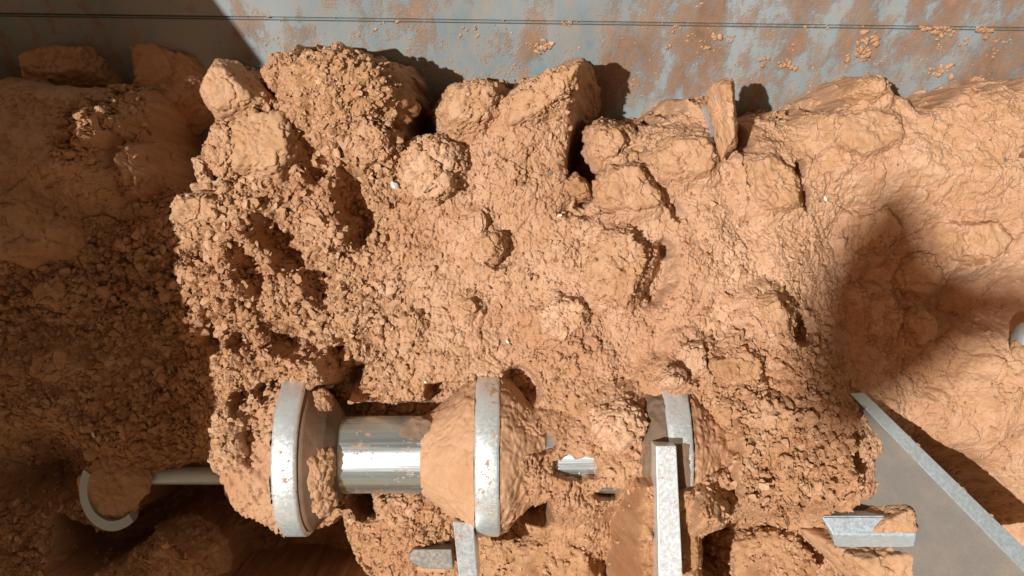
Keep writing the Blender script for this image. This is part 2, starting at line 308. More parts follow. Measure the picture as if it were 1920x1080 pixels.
# ------------------------------------------------------------------ clods: outline in the photo, top height, thickness, label
def circ(px, py, rx, ry, n=9, rot=.3, jit=.1, seed=1):
    r = np.random.RandomState(seed)
    return [(px+rx*math.cos(i*2*math.pi/n+rot)*(1+r.uniform(-jit,jit)), py+ry*math.sin(i*2*math.pi/n+rot)*(1+r.uniform(-jit,jit))) for i in range(n)]
CL = [
 ([(398,112),(428,116),(492,186),(462,212),(408,216),(374,165)], .115,.07,'sharp-edged lit clod jutting at the heap\'s upper left, beside the wall\'s shadow edge', dict(tilt=(-.1,.1),rough=.15,seed=2)),
 ([(545,197),(566,288),(530,340),(440,330),(392,268),(455,214)], .10,.09,'angular slab-like clod just below the sharp-edged upper left clod', dict(tilt=(.05,-.15),rough=.5,seed=3)),
 (circ(632,172,122,72,11,seed=3), .125,.11,'largest coarse crumbly clod topping the heap against the wall, left of centre', dict(rough=1.7,seed=4,k=8,mat='red')),
 (circ(520,140,24,30,7,seed=9), .06,.05,'little reddish clod on the left side of the largest crumbly clod', dict(rough=1.2,seed=41,mat='red')),
 (circ(808,313,62,62,10,seed=5), .085,.08,'round pale tan clod right beside the bit of foil', dict(rough=1.2,seed=5,k=8,mat='pale')),
 ([(850,160),(900,150),(934,160),(938,195),(905,242),(850,240),(832,200)], .09,.08,'blocky clod near the wall with a smooth shaded facet on its lower right', dict(tilt=(-.12,.15),rough=.7,seed=6)),
 ([(950,180),(1045,128),(1088,113),(1094,132),(1068,185),(1010,222),(958,232)], .10,.07,'pointed clod leaning up and right towards the wall at mid heap', dict(tilt=(.15,.1),rough=.9,seed=7)),
 ([(1112,242),(1160,236),(1178,262),(1160,300),(1128,306),(1110,280)], .03,.07,'small boxy clod by the dark gully under the bare blue wall', dict(rough=.6,seed=8)),
 ([(1145,312),(1200,305),(1244,368),(1240,384),(1190,404),(1128,372),(1128,335)], .075,.055,'flat five-sided slab tilted on the heap with a dark undercut on its right', dict(tilt=(-.1,.05),rough=.5,seed=9,k=20)),
 ([(1060,338),(1080,328),(1103,345),(1105,366),(1085,370),(1066,358)], .03,.04,'small reddish brown clod at the foot of the dark gully', dict(rough=.4,seed=10,mat='red')),
 ([(1105,500),(1130,430),(1180,425),(1222,470),(1218,510),(1180,578),(1110,550)], .085,.075,'big rough chunk standing above the heap centre right, shaded along its right side', dict(tilt=(.12,.0),rough=.9,seed=11)),
 (circ(898,419,17,23,8,seed=12), .06,.03,'small smooth pale pebble-like clod in the heap\'s middle', dict(rough=.3,seed=12,mat='pale')),
 ([(895,445),(930,432),(945,445),(930,485),(905,488),(890,470)], .075,.05,'small clod with a dark shaded right facet, below the pale pebble-like one', dict(tilt=(-.2,.1),rough=.5,seed=13)),
 (circ(880,575,18,17,7,seed=14), .055,.035,'small rounded clod alone in fine crumbs, lower middle of the heap', dict(rough=.5,seed=14)),
 ([(1015,590),(1045,555),(1095,570),(1100,610),(1060,640),(1020,625)], .06,.045,'low tan clod lying left of the rough chunk\'s foot', dict(rough=.7,seed=15,mat='pale')),
 ([(1282,650),(1318,645),(1326,690),(1300,712),(1278,695)], .105,.04,'pale upright little block above the clay-caked disc', dict(rough=.4,seed=16,mat='pale')),
 (circ(1262,714,24,17,7,seed=17), .16,.035,'pale knob of clay sitting on the top edge of the caked disc', dict(rough=.4,seed=17,mat='pale')),
 (circ(1160,800,60,54,10,seed=18), .135,.09,'rounded pale lump packed on the shaft left of the long flat bar', dict(rough=.9,seed=18,k=7,mat='pale')),
 (circ(1438,805,62,62,10,seed=19), .125,.09,'coarse crumbly ball of clay right of the caked disc', dict(rough=1.6,seed=19,k=7)),
 ([(1602,172),(1622,150),(1655,145),(1668,172),(1640,186)], .09,.05,'rounded knob on the highest point of the heap\'s right crest', dict(rough=.3,seed=20)),
 ([(325,372),(385,362),(420,385),(415,415),(350,425),(322,400)], .095,.06,'boxy lit clod at the left shadow edge of the heap', dict(rough=.7,seed=21)),
 ([(360,300),(376,293),(390,310),(386,330),(366,326)], .05,.035,'little yellowish clod lit alone in the dark hollow upper left', dict(rough=.4,seed=22,mat='pale')),
 ([(-30,372),(60,372),(118,430),(110,470),(40,495),(-40,480)], .12,.09,'smooth big shaded clod at the left picture edge', dict(rough=.3,seed=23)),
 ([(28,100),(120,78),(185,80),(195,150),(110,165),(45,150)], -.10,.12,'squarish shaded clod against the dark wall, farthest left', dict(rough=.3,seed=24)),
 ([(245,85),(300,75),(385,110),(400,160),(330,215),(262,195)], -.13,.12,'wide shaded clod against the dark wall, right of the squarish one', dict(rough=.5,seed=25)),
 ([(60,520),(120,515),(140,550),(110,585),(65,570)], .06,.06,'dim clod in the shade below the smooth big left clod', dict(rough=.6,seed=26)),
 ([(60,660),(130,650),(155,690),(110,720),(60,700)], .03,.06,'dim lump in the shaded lower left slope', dict(rough=.6,seed=27)),
 (circ(426,820,18,20,7,seed=28), .10,.04,'small knob sticking out left of the first steel disc', dict(rough=.5,seed=28)),
 ([(705,930),(745,918),(785,935),(788,975),(750,992),(712,975)], -.06,.07,'rough lump in the hollow right under the bare shaft', dict(rough=1.3,seed=29)),
 ([(1345,1000),(1420,975),(1500,985),(1540,1060),(1500,1110),(1370,1110)], -.07,.12,'dark moist lump in the hollow between the long bar and short bar', dict(rough=1.0,seed=30,mat='red')),
 ([(960,1010),(1040,985),(1110,1010),(1130,1090),(1010,1120),(950,1080)], -.05,.12,'large reddish lump below the small dark hole', dict(rough=.8,seed=31,mat='red')),
 ([(290,1010),(340,1000),(385,1035),(390,1080),(330,1110),(270,1080)], -.10,.1,'shaded lump in the pit at the bottom left', dict(rough=.9,seed=32)),
 ([(1712,600),(1735,583),(1760,600),(1755,632),(1725,640)], .01,.06,'rounded lump in the shaded gully at the right', dict(rough=.3,seed=33)),
 ([(1400,300),(1450,282),(1495,330),(1500,385),(1450,400),(1405,370)], .075,.07,'broad smooth-faced chunk right of the upright blade', dict(tilt=(-.1,-.1),rough=.5,seed=34)),
 ([(1215,290),(1250,260),(1320,255),(1350,290),(1330,330),(1245,335)], .07,.06,'broad flattened slab left of the upright blade\'s foot', dict(rough=.5,seed=35)),
 ([(1428,565),(1458,555),(1480,590),(1478,625),(1445,630)], .12,.05,'narrow upright clod near the heap\'s right shadow edge', dict(tilt=(-.2,0),rough=.5,seed=36)),
 ([(660,235),(700,230),(735,250),(730,300),(690,310),(655,280)], .09,.06,'knobbly clod between the largest crumbly clod and the foil', dict(rough=1.1,seed=37)),
 ([(560,420),(600,400),(640,430),(625,470),(580,470)], .065,.05,'clod in the coarse crumbs left of the dark pit', dict(rough=1.2,seed=38)),
 ([(400,240),(440,238),(450,300),(420,330),(392,290)], .10,.06,'crumbly clod at the left flank of the slab-like clod', dict(rough=1.3,seed=39)),
 ([(755,620-30),(785,585),(800,610),(785,635),(758,630)], .05,.03,'small clod left of the lone rounded one in fine crumbs', dict(rough=.5,seed=40)),
 ([(1330,672),(1390,650),(1430,670),(1425,715),(1350,725)], .115,.05,'flat shaded-edge clod between the pale block and crumbly ball', dict(rough=.7,seed=42,mat='red')),

 ([(1565,215),(1630,200),(1690,215),(1695,270),(1620,300),(1560,270)], .075,.07,'blocky chunk just under the crest knob on the right',dict(rough=.5,seed=90)),
 ([(1755,205),(1800,190),(1850,215),(1840,250),(1780,255)], .045,.05,'low flat clod on the far right crest slope',dict(rough=.4,seed=91)),
 ([(1600,400),(1660,385),(1690,430),(1665,475),(1610,465)], -.005,.06,'dim rounded clod where the right shade begins',dict(rough=.6,seed=92)),
 ([(1690,480),(1750,470),(1770,520),(1730,560),(1680,540)], -.03,.06,'dim clod in the middle of the right shade',dict(rough=.5,seed=93)),
 ([(1620,560),(1670,550),(1700,590),(1680,640),(1625,625)], -.03,.06,'dim broad clod left of the rounded lump in the right gully',dict(rough=.6,seed=94)),
 ([(1800,420),(1870,410),(1900,450),(1870,490),(1805,480)], .02,.05,'pale smooth hump of clay near the right picture edge',dict(rough=.2,seed=95)),
]
# ------------------------------------------------------------------ the clay mass as one relief
DX = .0014
gx = np.arange(-1.13, 1.13, DX, dtype=np.float64); gy = np.arange(-.66, .50, DX, dtype=np.float64)
X, Y = np.meshgrid(gx, gy)
pxs = np.array([-160,0,160,320,480,640,800,960,1120,1280,1440,1600,1760,1920,2080])
pys = np.array([-100,100,200,320,440,560,680,760,840,920,1000,1100,1260])
T = np.array([
 [-6,-5,-10,-22, 4, 6, 0, 2, 2,-2,-2, 0, 0, 0, 0],
 [-6,-5,-10,-22, 4, 6, 0, 2, 2,-2,-2, 0, 0, 0, 0],
 [ 4, 4,  4,-16, 5, 8,-3, 4, 4,-2,-2, 4, 0, 0, 0],
 [ 6, 6,  6, -8, 5, 3, 2, 4,-2, 1, 1, 3, 1, 1, 1],
 [ 5, 5,  0, -3, 5, 1, 2, 2, 1, 2, 2,-5,-7,-1, 0],
 [ 2, 2, -3, -3, 4, 1, 2, 2, 2, 3, 4,-9,-11,-8,-6],
 [ 0, 0, -3, -5, 4, 3, 2, 2, 3, 4, 6,-6,-10,-5,-4],
 [-4,-4, -2, -6, 3, 1, 1, 3, 5, 6, 6,-2,-9,-4,-4],
 [-10,-12,-3,-8, 0,-6,-4, 5, 7, 7, 5, 3,-10,-6,-6],
 [-18,-20,-10,-16,-14,-14,-9, 4, 6, 6, 5, 2,-14,-10,-10],
 [-14,-14,-20,-20,-26,-14,-10,-12,-10,-6,-12,-9,-20,-14,-14],
 [-10,-10,-12,-13,-26,-14,-12,-12,-12,-13,-16,-15,-24,-20,-20],
 [-10,-10,-12,-13,-24,-14,-12,-12,-12,-11,-9,-10,-22,-20,-20]])/100.
def spline_rows(xk, Tk, x):
    "monotone-ish cubic (Catmull-Rom) along axis 1"
    i = np.clip(np.searchsorted(xk, x)-1, 0, len(xk)-2); t = (x-xk[i])/(xk[i+1]-xk[i]); t = np.clip(t, 0, 1)
    t = t*t*(3-2*t)*.6+t*.4
    return i, t
PX = X*1000+960; PY = 540-Y*1000
i, tx = spline_rows(pxs, T, PX); j, ty = spline_rows(pys, T, PY)
# irregular blend so that the broad relief does not look gridded
base = (T[j,i]*(1-tx)+T[j,i+1]*tx)*(1-ty)+(T[j+1,i]*(1-tx)+T[j+1,i+1]*tx)*ty
wx = fbm2(X*14, Y*14, 3)*.014; wy = fbm2(X*14+50, Y*14, 4)*.014
wxf = wx+fbm2(X*60, Y*60, 71, 3)*.006; wyf = wy+fbm2(X*60+9, Y*60, 72, 3)*.006
Hh = base+fbm2(X*9, Y*9, 5, 4)*.030
PXw = PX+wxf*1600+fbm2(X*26,Y*26,181,3)*22; PYw = PY+wyf*1600+fbm2(X*26,Y*26,182,3)*22
# outline against the wall
out = [(-400,150),(-60,160),(0,150),(90,165),(170,165),(190,145),(240,140),(262,200),(300,300),(345,300),(352,190),(378,150),(400,112),(428,116),(492,185),(545,198),
 (548,180),(502,150),(506,112),(540,112),(572,95),(640,98),(690,112),(745,118),(752,175),(748,235),(770,272),(792,262),(806,205),(845,165),(895,150),(932,158),(938,190),(985,160),(1040,130),(1088,113),
 (1094,130),(1070,200),(1080,300),(1090,345),(1118,340),(1112,245),(1160,236),(1200,242),(1240,230),(1290,205),(1297,180),(1345,178),(1375,185),(1385,235),(1480,218),(1570,202),(1602,168),(1622,148),(1655,145),(1668,172),(1698,180),(1706,208),(1760,190),(1860,166),(1920,156),(2300,150),(2300,1500),(-400,1500)]
poly = [(P(a,b,-.0)[0], P(a,b,-.0)[1]) for a,b in out]
band = Y > .12
sd = np.full(X.shape, .5); ys = np.where(band.any(1))[0]
sd[ys] = seg_sd((X+wxf*1.1)[ys], (Y+wyf*1.5+fbm2(X*90,Y*90,171,3)*.007)[ys], poly)
Hh = Hh-.035*np.exp(-np.clip(sd,0,1)/.018)
Hh = np.where(sd < 0, Hh-np.minimum(-sd*4.5, .5), Hh)
# pits and gullies: px, py, rx, ry, rot, depth, softness
def ell(px, py, rx, ry, rot=0, warp=1.0):
    x0, y0 = (px-960)/1000, (540-py)/1000; a = math.radians(rot)
    u = (X+wxf*warp-x0)*math.cos(a)+(Y+wyf*warp-y0)*math.sin(a); v = -(X+wxf*warp-x0)*math.sin(a)+(Y+wyf*warp-y0)*math.cos(a)
    return np.sqrt((u/(rx/1000))**2+(v/(ry/1000))**2)
for q in [(1002,962,38,36,0,.28,.35),(690,955,50,34,20,.2,.5),(775,225,28,62,12,.15,.5),(668,390,30,70,10,.11,.6),(590,300,26,42,25,.07,.6),
          (1100,300,30,75,-5,.16,.5),(1388,262,16,30,0,.1,.5),(1400,330,16,40,20,.05,.6),(1245,370,14,50,40,.04,.7),(1228,520,26,60,-25,.055,.7),
          (940,470,20,34,-25,.05,.7),(525,460,30,62,40,.11,.7),(480,500,20,60,30,.08,.8),(560,640,60,26,-20,.08,.8),(400,620,24,40,0,.06,.8),(600,540,24,34,20,.05,.8),(470,640,24,24,0,.06,.8),(380,480,26,18,0,.05,.8),(640,680,28,50,5,.10,.6),
          (470,755,16,26,0,.06,.5),(980,715,34,22,-30,.06,.6),(1110,385,50,18,10,.04,.8),(1500,620,30,26,0,.07,.6),(1385,700,60,28,-15,.05,.8),(1370,840,26,44,0,.06,.7),
          (1430,885,70,16,8,.05,.7),(1498,318,10,16,0,.06,.5),(1508,375,8,22,10,.05,.5),(1905,280,14,10,20,.04,.6),(1480,800,22,60,0,.04,.8),
          (335,235,56,98,0,.26,.5),(1345,1030,40,70,20,.12,.7),(1870,960,110,60,-40,.10,.9),(1880,560,90,50,0,.06,.9),(60,900,100,70,0,.08,.9),(680,720,46,38,-25,.085,.5),
          (820,245,14,50,30,.03,.8),(1200,300,20,20,0,.04,.8),(420,330,18,30,0,.05,.8),(740,300,10,30,0,.04,.8),(1640,420,70,120,0,.04,1),(1240,470,20,14,0,.04,.7)]:
    e = ell(*q[:5]); Hh = Hh-q[5]*sstep(1+q[6]*.6, 1-q[6]*.6, e)
# the open shadowed pit below the shaft, bottom left
pit = [(255,900),(450,900),(470,975),(520,1000),(590,1008),(640,965),(655,1010),(668,1045),(720,1110),(400,1110),(385,1035),(345,1000),(285,1000),(240,1045),(180,1072),(120,1060),(110,960),(180,1000),(240,960)]
s2 = seg_sd((X+wxf*.6)[:330], (Y+wyf*.6)[:330], [((a-960)/1000*1.08, (540-b)/1000*1.08) for a,b in pit])
Hh[:330] -= .24*sstep(-.006, .02, s2)
# mounds: caked clay round the discs and low swells
for q in [(1300,960,80,110,0,.06,.7),(1290,1010,50,120,0,.10,.5),(940,830,60,120,0,.02,.8),(1160,800,70,60,0,.03,.7),(1440,800,75,75,0,.035,.7),(1520,760,60,100,0,.03,.8),
          (1060,1010,70,90,30,.05,.8),(770,1000,90,70,0,.03,.8),(430,430,80,60,0,.03,.8),(440,560,100,80,0,.02,.9),(620,170,120,60,0,.03,.8),(1200,900,60,60,0,-.01,.9),
          (100,280,150,110,-20,.035,.7),(238,215,26,80,-26,.10,.7),(265,310,24,50,-15,.07,.7),(40,430,80,60,0,.05,.6),(1820,300,160,110,10,.03,.9),(1850,760,120,80,20,.035,.9),(460,900,60,110,0,.13,.6),(330,1040,80,36,-10,.05,.6)]:
    e = ell(*q[:5]); Hh = Hh+q[5]*sstep(1+q[6]*.6, 1-q[6]*.6, e)
# gap round the bare shaft between the first two discs, and dips where it shows further on
gap = (PXw > 615) & (PXw < 815)
barez = np.where((PYw > 760) & (PYw < 935), -.10, 1)
e = np.maximum(np.abs(PX-712)/100, np.abs(PY-848)/84)
Hh = np.where(e < 1.25, np.minimum(Hh, -.10+.14*sstep(.97, 1.22, e+fbm2(X*40,Y*40,8)*.05)), Hh)
# keep the relief below the discs' own flanks
def cap(px0, px1, py0, py1, z, soft=12):
    m = sstep(-soft, soft, PXw-px0)*sstep(-soft, soft, px1-PXw)*sstep(-soft, soft, PYw-py0)*sstep(-soft, soft, py1-PYw)
    return m
for c in [(505,640,722,1020,-.10,9),(800,985,722,1015,-.05,9),(1205,1335,735,850,.055,14)]:
    m = cap(*c); Hh = Hh*(1-m)+np.minimum(Hh, c[4])*m
# clay packed round the third disc and its bar, and over the shaft on both sides of it
e = sstep(1.15,.75, np.maximum(np.abs(PXw-1090)/150, np.abs(PYw-845)/95)); arc = np.sqrt(np.maximum(0, .098**2-(Y+.312)**2))+.006+fbm2(X*22, Y*22, 15, 3)*.02
Hh = np.maximum(Hh, np.where(e > .02, arc-(1-e)*.2, -1))
e = sstep(1.2,.7, np.maximum(np.abs(PXw-1455)/130, np.abs(PYw-850)/110)); arc = np.sqrt(np.maximum(0, .115**2-(Y+.312)**2*.8))+fbm2(X*20, Y*20, 16, 3)*.02
Hh = np.maximum(Hh, np.where(e > .02, arc-(1-e)*.2, -1))
for q in [(1012,824,32,20,-8,.065),(1076,862,32,17,15,.06),(1137,908,26,20,-25,.085),(1325,905,12,10,0,.0)]:
    Hh = Hh-q[5]*sstep(1.25, .75, ell(*q[:5], warp=1.6))
yw_ = Y+.312; dsk = np.sqrt(np.maximum(0, .1465**2-yw_**2))
top = np.where(PYw < 850, dsk, .160); xc = .232+.043*sstep(820, 900, PYw); hw = .022+.020*sstep(820, 900, PYw)
rdg = top-1.5*np.maximum(0, np.abs(X-xc)-hw)-.0035+fbm2(X*30, Y*30, 17, 4)*.016
film = sstep(830,900,PYw)*sstep(.095,.05,np.abs(X-xc))
Hh = np.maximum(Hh, np.where(film > 0, rdg-(1-film)*.22, -1))
film = np.where(rdg > Hh-.002, film, 0)
# clods sit in the crumbs: crumbs bank up against their left and lower sides
def bank(pts, zt, th):
    w_ = [tuple(P(a, b, zt-th*.3)[:2]) for a, b in pts]; xs = [q[0] for q in w_]; ys_ = [q[1] for q in w_]
    i0, i1 = np.searchsorted(gx, [min(xs)-.05, max(xs)+.05]); j0, j1 = np.searchsorted(gy, [min(ys_)-.05, max(ys_)+.05])
    sl = (slice(j0, j1), slice(i0, i1)); 
    if j1-j0 < 3 or i1-i0 < 3: return
    d = seg_sd(X[sl]+.004+wxf[sl]*.8, Y[sl]+.003+wyf[sl]*.8, w_)
    z = zt-th*.62-1.1*np.maximum(0, -d)*(1+.5*fbm2(X[sl]*30, Y[sl]*30, 19, 3)); ok_ = (sd[sl] > .012)
    lim = Hh[sl]+.028*sstep(.038, .012, -d)
    Hh[sl] = np.where(ok_, np.maximum(Hh[sl], np.minimum(z, lim)), Hh[sl])
for q in CL: bank(q[0], q[1], q[2])
# masks for texture
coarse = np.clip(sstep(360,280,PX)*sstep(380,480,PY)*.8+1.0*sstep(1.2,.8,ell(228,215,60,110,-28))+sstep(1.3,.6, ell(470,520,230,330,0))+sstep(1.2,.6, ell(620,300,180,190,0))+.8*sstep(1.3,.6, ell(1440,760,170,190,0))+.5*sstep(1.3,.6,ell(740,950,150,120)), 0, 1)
smooth = np.clip(sstep(1480,1640,PX+wx*3000)+np.maximum(sstep(1.15,.85,ell(90,270,190,125)),.5*sstep(330,250,PX)*sstep(560,700,PY))*sstep(.75,1.1,ell(228,215,60,110,-28))+.5*sstep(1.2,.7,ell(1350,300,130,90))+.6*sstep(1.1,.8,ell(1180,960,60,120)), 0, 1)
rv = .5+.5*fbm2(X*5, Y*5, 33, 3)
smooth = np.maximum(smooth, .35*film); rough = (1-.72*smooth)
xw, yw = X+wx*.5+fbm2(X*150,Y*150,44,3)*.0050, Y+wy*.5+fbm2(X*150,Y*150,45,3)*.0050
tone = .5+np.zeros_like(X)
c60, t60 = crumbs2(xw, yw, .060, 100, .55)
c28, t28 = crumbs2(xw, yw, .030, 200, .6)
c14, t14 = crumbs2(xw, yw, .0155, 300, .72)
c8, t8 = crumbs2(xw, yw, .0095, 400, .85)
xq = X+wx*.5+fbm2(X*170,Y*170,46,3)*.0042; yq = Y+wy*.5+fbm2(X*170,Y*170,47,3)*.0042
k24, u24 = chunks2(xq*1.0, yq*.8, .026, 610); k11, u11 = chunks2(xq, yq*.75, .012, 620); k6, u6 = chunks2(xq, yq*.7, .0068, 630, .4); k4, u4 = chunks2(xq, yq*.8, .0043, 640, .5)
rg = np.abs(fbm2(X*45, Y*34, 48, 5)); rv2 = np.clip(.5+.9*fbm2(X*8, Y*8, 35, 3), 0, 1)
Hh += rough*(c60*.30*(.25+.75*coarse)+c28*(.06+.22*coarse)*(.4+rv)+k24*(.26+.38*coarse)*(.3+rv2)+c14*(.08+.18*coarse)*(.5+rv)+k11*(.32+.40*coarse)*(.4+rv)+c8*.10*coarse+k6*(.42+.25*coarse)*(.6+.5*rv2)+k4*.42*(1.2-.5*rv2))
Hh -= rough*(.008+.007*coarse)*sstep(.07, 0, rg)*(.4+rv2)
Hh -= rough*.015*sstep(.05, 0, np.abs(fbm2(X*13+7, Y*11, 148, 4)))*rv2
Hh += (1-rough)*(c28*.08+c14*.03+c8*.04)+smooth*(np.abs(fbm2(X*18+wx*30, Y*24, 61, 4))*.008+fbm2(X*90, Y*130, 63, 3)*.0022)
Hh += smooth*(k24*.16+k11*.20+k6*.18+k4*.2)*(.25+rv2)+(1-rough)*c60*.26
k60, u60 = chunks2(xq+wx, yq*.85+wy, .085, 660, .12); Hh += (1-rough)*k60*.14
Hh += (fbm2(X*220, Y*220, 66, 3)*.0016)*(.4+rough*.8)
# clay shrinkage cracks in the smoother right part
cr = np.abs(fbm2(X*11+3, Y*16+wx*40, 91, 5)); Hh -= smooth*.008*sstep(.022,.0,cr)*sstep(.5,.75,rv)
Hh = np.maximum(Hh, -.47)
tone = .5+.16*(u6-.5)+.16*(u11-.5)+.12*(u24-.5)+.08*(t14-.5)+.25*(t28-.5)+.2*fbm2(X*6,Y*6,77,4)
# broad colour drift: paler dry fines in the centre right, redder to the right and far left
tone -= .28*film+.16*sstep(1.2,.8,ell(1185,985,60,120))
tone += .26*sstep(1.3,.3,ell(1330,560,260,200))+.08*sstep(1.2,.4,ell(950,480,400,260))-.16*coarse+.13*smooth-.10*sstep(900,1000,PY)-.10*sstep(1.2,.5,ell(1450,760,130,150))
nx, ny = len(gx), len(gy)
idx = np.arange(nx*ny, dtype=np.int32).reshape(ny, nx)
Fq = np.stack([idx[:-1,:-1], idx[:-1,1:], idx[1:,1:], idx[1:,:-1]], -1).reshape(-1, 4)
keep = (sd > -.16); kf = (keep[:-1,:-1]).ravel(); Fq = Fq[kf]
used = np.zeros(nx*ny, bool); used[Fq.ravel()] = True; remap = np.cumsum(used)-1
V = np.stack([X, Y, Hh], -1).reshape(-1, 3)[used]; Fq = remap[Fq]
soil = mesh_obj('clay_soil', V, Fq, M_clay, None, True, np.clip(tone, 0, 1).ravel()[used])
tag(soil, 'heap of crumbled orange brown clay filling the trough', kind='structure')
def zat(x, y):
    i = np.clip(((np.asarray(x)-gx[0])/DX).astype(int), 0, nx-1); j = np.clip(((np.asarray(y)-gy[0])/DX).astype(int), 0, ny-1)
    return Hh[j, i]

# ------------------------------------------------------------------ icosphere source
import bmesh
_ico = {}
def ico(sub):
    if sub not in _ico:
        bm = bmesh.new(); bmesh.ops.create_icosphere(bm, subdivisions=sub, radius=1)
        _ico[sub] = (np.array([v.co[:] for v in bm.verts]), np.array([[v.index for v in f.verts] for f in bm.faces])); bm.free()
    return _ico[sub]
def crumb_shape(sub, rs):
    V, F = ico(sub); V = V.copy(); r = np.ones(len(V))*10
    for k in range(11):
        n = rs.normal(size=3); n /= np.linalg.norm(n); h = rs.uniform(.45, .95); d = V@n
        r = np.minimum(r, np.where(d > .05, h/np.maximum(d, .05), 10))
    r = np.minimum(r, 1.3)
    V = V*r[:,None]*np.array([1, rs.uniform(.65,1), rs.uniform(.55,.9)])
    return V*(1+.42*fbm3(V, 2.6, int(rs.randint(1e4)), 3))[:,None], F
# loose crumbs lying on the heap: far too many to count
rs = np.random.RandomState(5); kinds = [crumb_shape(2, rs) for _ in range(10)]
# ------------------------------------------------------------------ clods
def clod_mesh(pts, zt, th, tilt=(0,0), rough=1.0, sub=6, seed=1, side=.3, k=18):
    """angular lump from its outline (photo px), height of its top, thickness"""
    th = th*1.25; rough = .35+.8*rough
    w_ = np.array([P(a, b, zt-th*.3)[:2] for a, b in pts]); c = w_.mean(0); pl = []
    n = len(w_); area = sum(w_[i][0]*w_[(i+1)%n][1]-w_[(i+1)%n][0]*w_[i][1] for i in range(n))
    if area < 0: w_ = w_[::-1]
    cen = np.array([c[0], c[1], zt-th*.5])
    for i in range(n):
        a, b = w_[i], w_[(i+1) % n]; e = b-a; nn = np.array([e[1], -e[0]])/np.linalg.norm(e)
        h = (a-c)@nn; v = np.array([nn[0], nn[1], side]); l = np.linalg.norm(v); pl.append((v/l, h/l+th*.1*side/l))
    v = np.array([-tilt[0], -tilt[1], 1.]); l = np.linalg.norm(v); pl.append((v/l, th*.5/l)); pl.append((np.array([0,0,-1.]), th*.5))
    D, F = ico(sub); s = np.zeros(len(D))
    for nn, h in pl:
        d = D@nn; s += np.where(d > 1e-3, (np.maximum(d,1e-3)/h)**k, 0)
    V = D*(s**(-1/k))[:,None]; size = np.ptp(w_, axis=0).mean()
    Q = V+seed*3.7
    nrm = D
    W = Q+np.stack([fbm3(Q, 120, seed+40, 3), fbm3(Q, 120, seed+50, 3), fbm3(Q, 120, seed+60, 3)], 1)*.005
    disp = fbm3(Q, 2.0/size, seed, 5)*size*.10+fbm3(Q, 75, seed+5, 5)*.0060*(.35+rough)
    disp -= .006*(.3+rough)*sstep(.09, 0, np.abs(fbm3(Q, 30, seed+12, 4)))
    disp += rough*(crumbs3(W, .012, seed+2, .75)*.42+crumbs3(W, .0065, seed+3, .85)*.45)
    if rough > 1.0: disp += (rough-.8)*(crumbs3(W, .020, seed+6, .6)*.30+np.abs(fbm3(Q, 38, seed+7, 4))*.016)
    V = V+nrm*disp[:,None]
    tone = .5+.3*fbm3(Q, 40, seed+8, 3)
    return V+cen, F, tone, cen
CLODV = []
def clod(pts, zt, th, label, mat=None, name='clay_clod', cat='clod', group='clods lying in the clay heap', **kw):
    V, F, t, cen = clod_mesh(pts, zt, th, **kw)
    if kw.get('rough', 1) >= .6: CLODV.append((V.copy(), kw.get('rough', 1)**1.5))
    o = mesh_obj(name, V-cen, F, mat or M_clay, None, True, np.clip(t, 0, 1)); o.location = cen
    return tag(o, label, cat, group)
MM = {'red': M_red, 'pale': M_pale}
for pts, zt, th, lab, kw in CL:
    kw = dict(kw); mt = MM.get(kw.pop('mat', None)); clod(pts, zt, th, lab, mt, **kw)

VV = []; FF = []; TT = []; off = 0
N_ = 19000
cxs = rs.uniform(-1.0, 1.0, N_*2); cys = rs.uniform(-.60, .46, N_*2)
def samp(A, x, y):
    i = np.clip(((x-gx[0])/DX).astype(int), 0, nx-1); j = np.clip(((y-gy[0])/DX).astype(int), 0, ny-1); return A[j, i]
pr = (.30+.7*samp(coarse, cxs, cys))*(1-.66*samp(smooth, cxs, cys)); zz = samp(Hh, cxs, cys); s_ = samp(sd, cxs, cys)
ok = (rs.rand(N_*2) < pr) & (s_ > .004) & (zz > -.3); cxs = cxs[ok][:N_]; cys = cys[ok][:N_]
for x, y in zip(cxs, cys):
    co = samp(coarse, np.array([x]), np.array([y]))[0]
    s = (.0020+.0050*rs.rand()**2.6*(1+co*.8)) * (1.0 if rs.rand() > .02 else 1.6)
    v, f = kinds[rs.randint(10)]; a = rs.rand()*6.283; ca, sa_ = math.cos(a), math.sin(a)
    v = v*s; v = np.stack([v[:,0]*ca-v[:,1]*sa_, v[:,0]*sa_+v[:,1]*ca, v[:,2]], 1)
    z = samp(Hh, np.array([x]), np.array([y]))[0]
    tl = rs.normal(size=2)*.5; v[:,2] += v[:,0]*tl[0]+v[:,1]*tl[1]; VV.append(v+np.array([x, y, z+s*.15])); FF.append(f+off); off += len(v); TT.append(np.full(len(v), np.clip(.5+rs.normal()*.17, 0, 1)))
for V_, mn in CLODV:
    zc = V_[:,2]; ctr = V_.mean(0); nrm_ = V_-ctr; up = nrm_[:,2]/np.linalg.norm(nrm_, axis=1); cand = np.where(up > .0)[0]
    ar = np.ptp(V_[:,0])*np.ptp(V_[:,1]); cnt = int(ar*11000*mn)
    for i_ in rs.choice(cand, min(cnt, len(cand)), replace=False):
        s_1 = .0018+.0050*rs.rand()**2.4; v, f = kinds[rs.randint(10)]; v = v*s_1; a = rs.rand()*6.283; ca, sa_ = math.cos(a), math.sin(a)
        v = np.stack([v[:,0]*ca-v[:,1]*sa_, v[:,0]*sa_+v[:,1]*ca, v[:,2]], 1)
        VV.append(v+V_[i_]); FF.append(f+off); off += len(v); TT.append(np.full(len(v), np.clip(.5+rs.normal()*.15, 0, 1)))
tag(mesh_obj('loose_crumbs', np.concatenate(VV), np.concatenate(FF), M_clay, None, False, np.concatenate(TT)), 'countless loose clay crumbs scattered over the heap', kind='stuff')


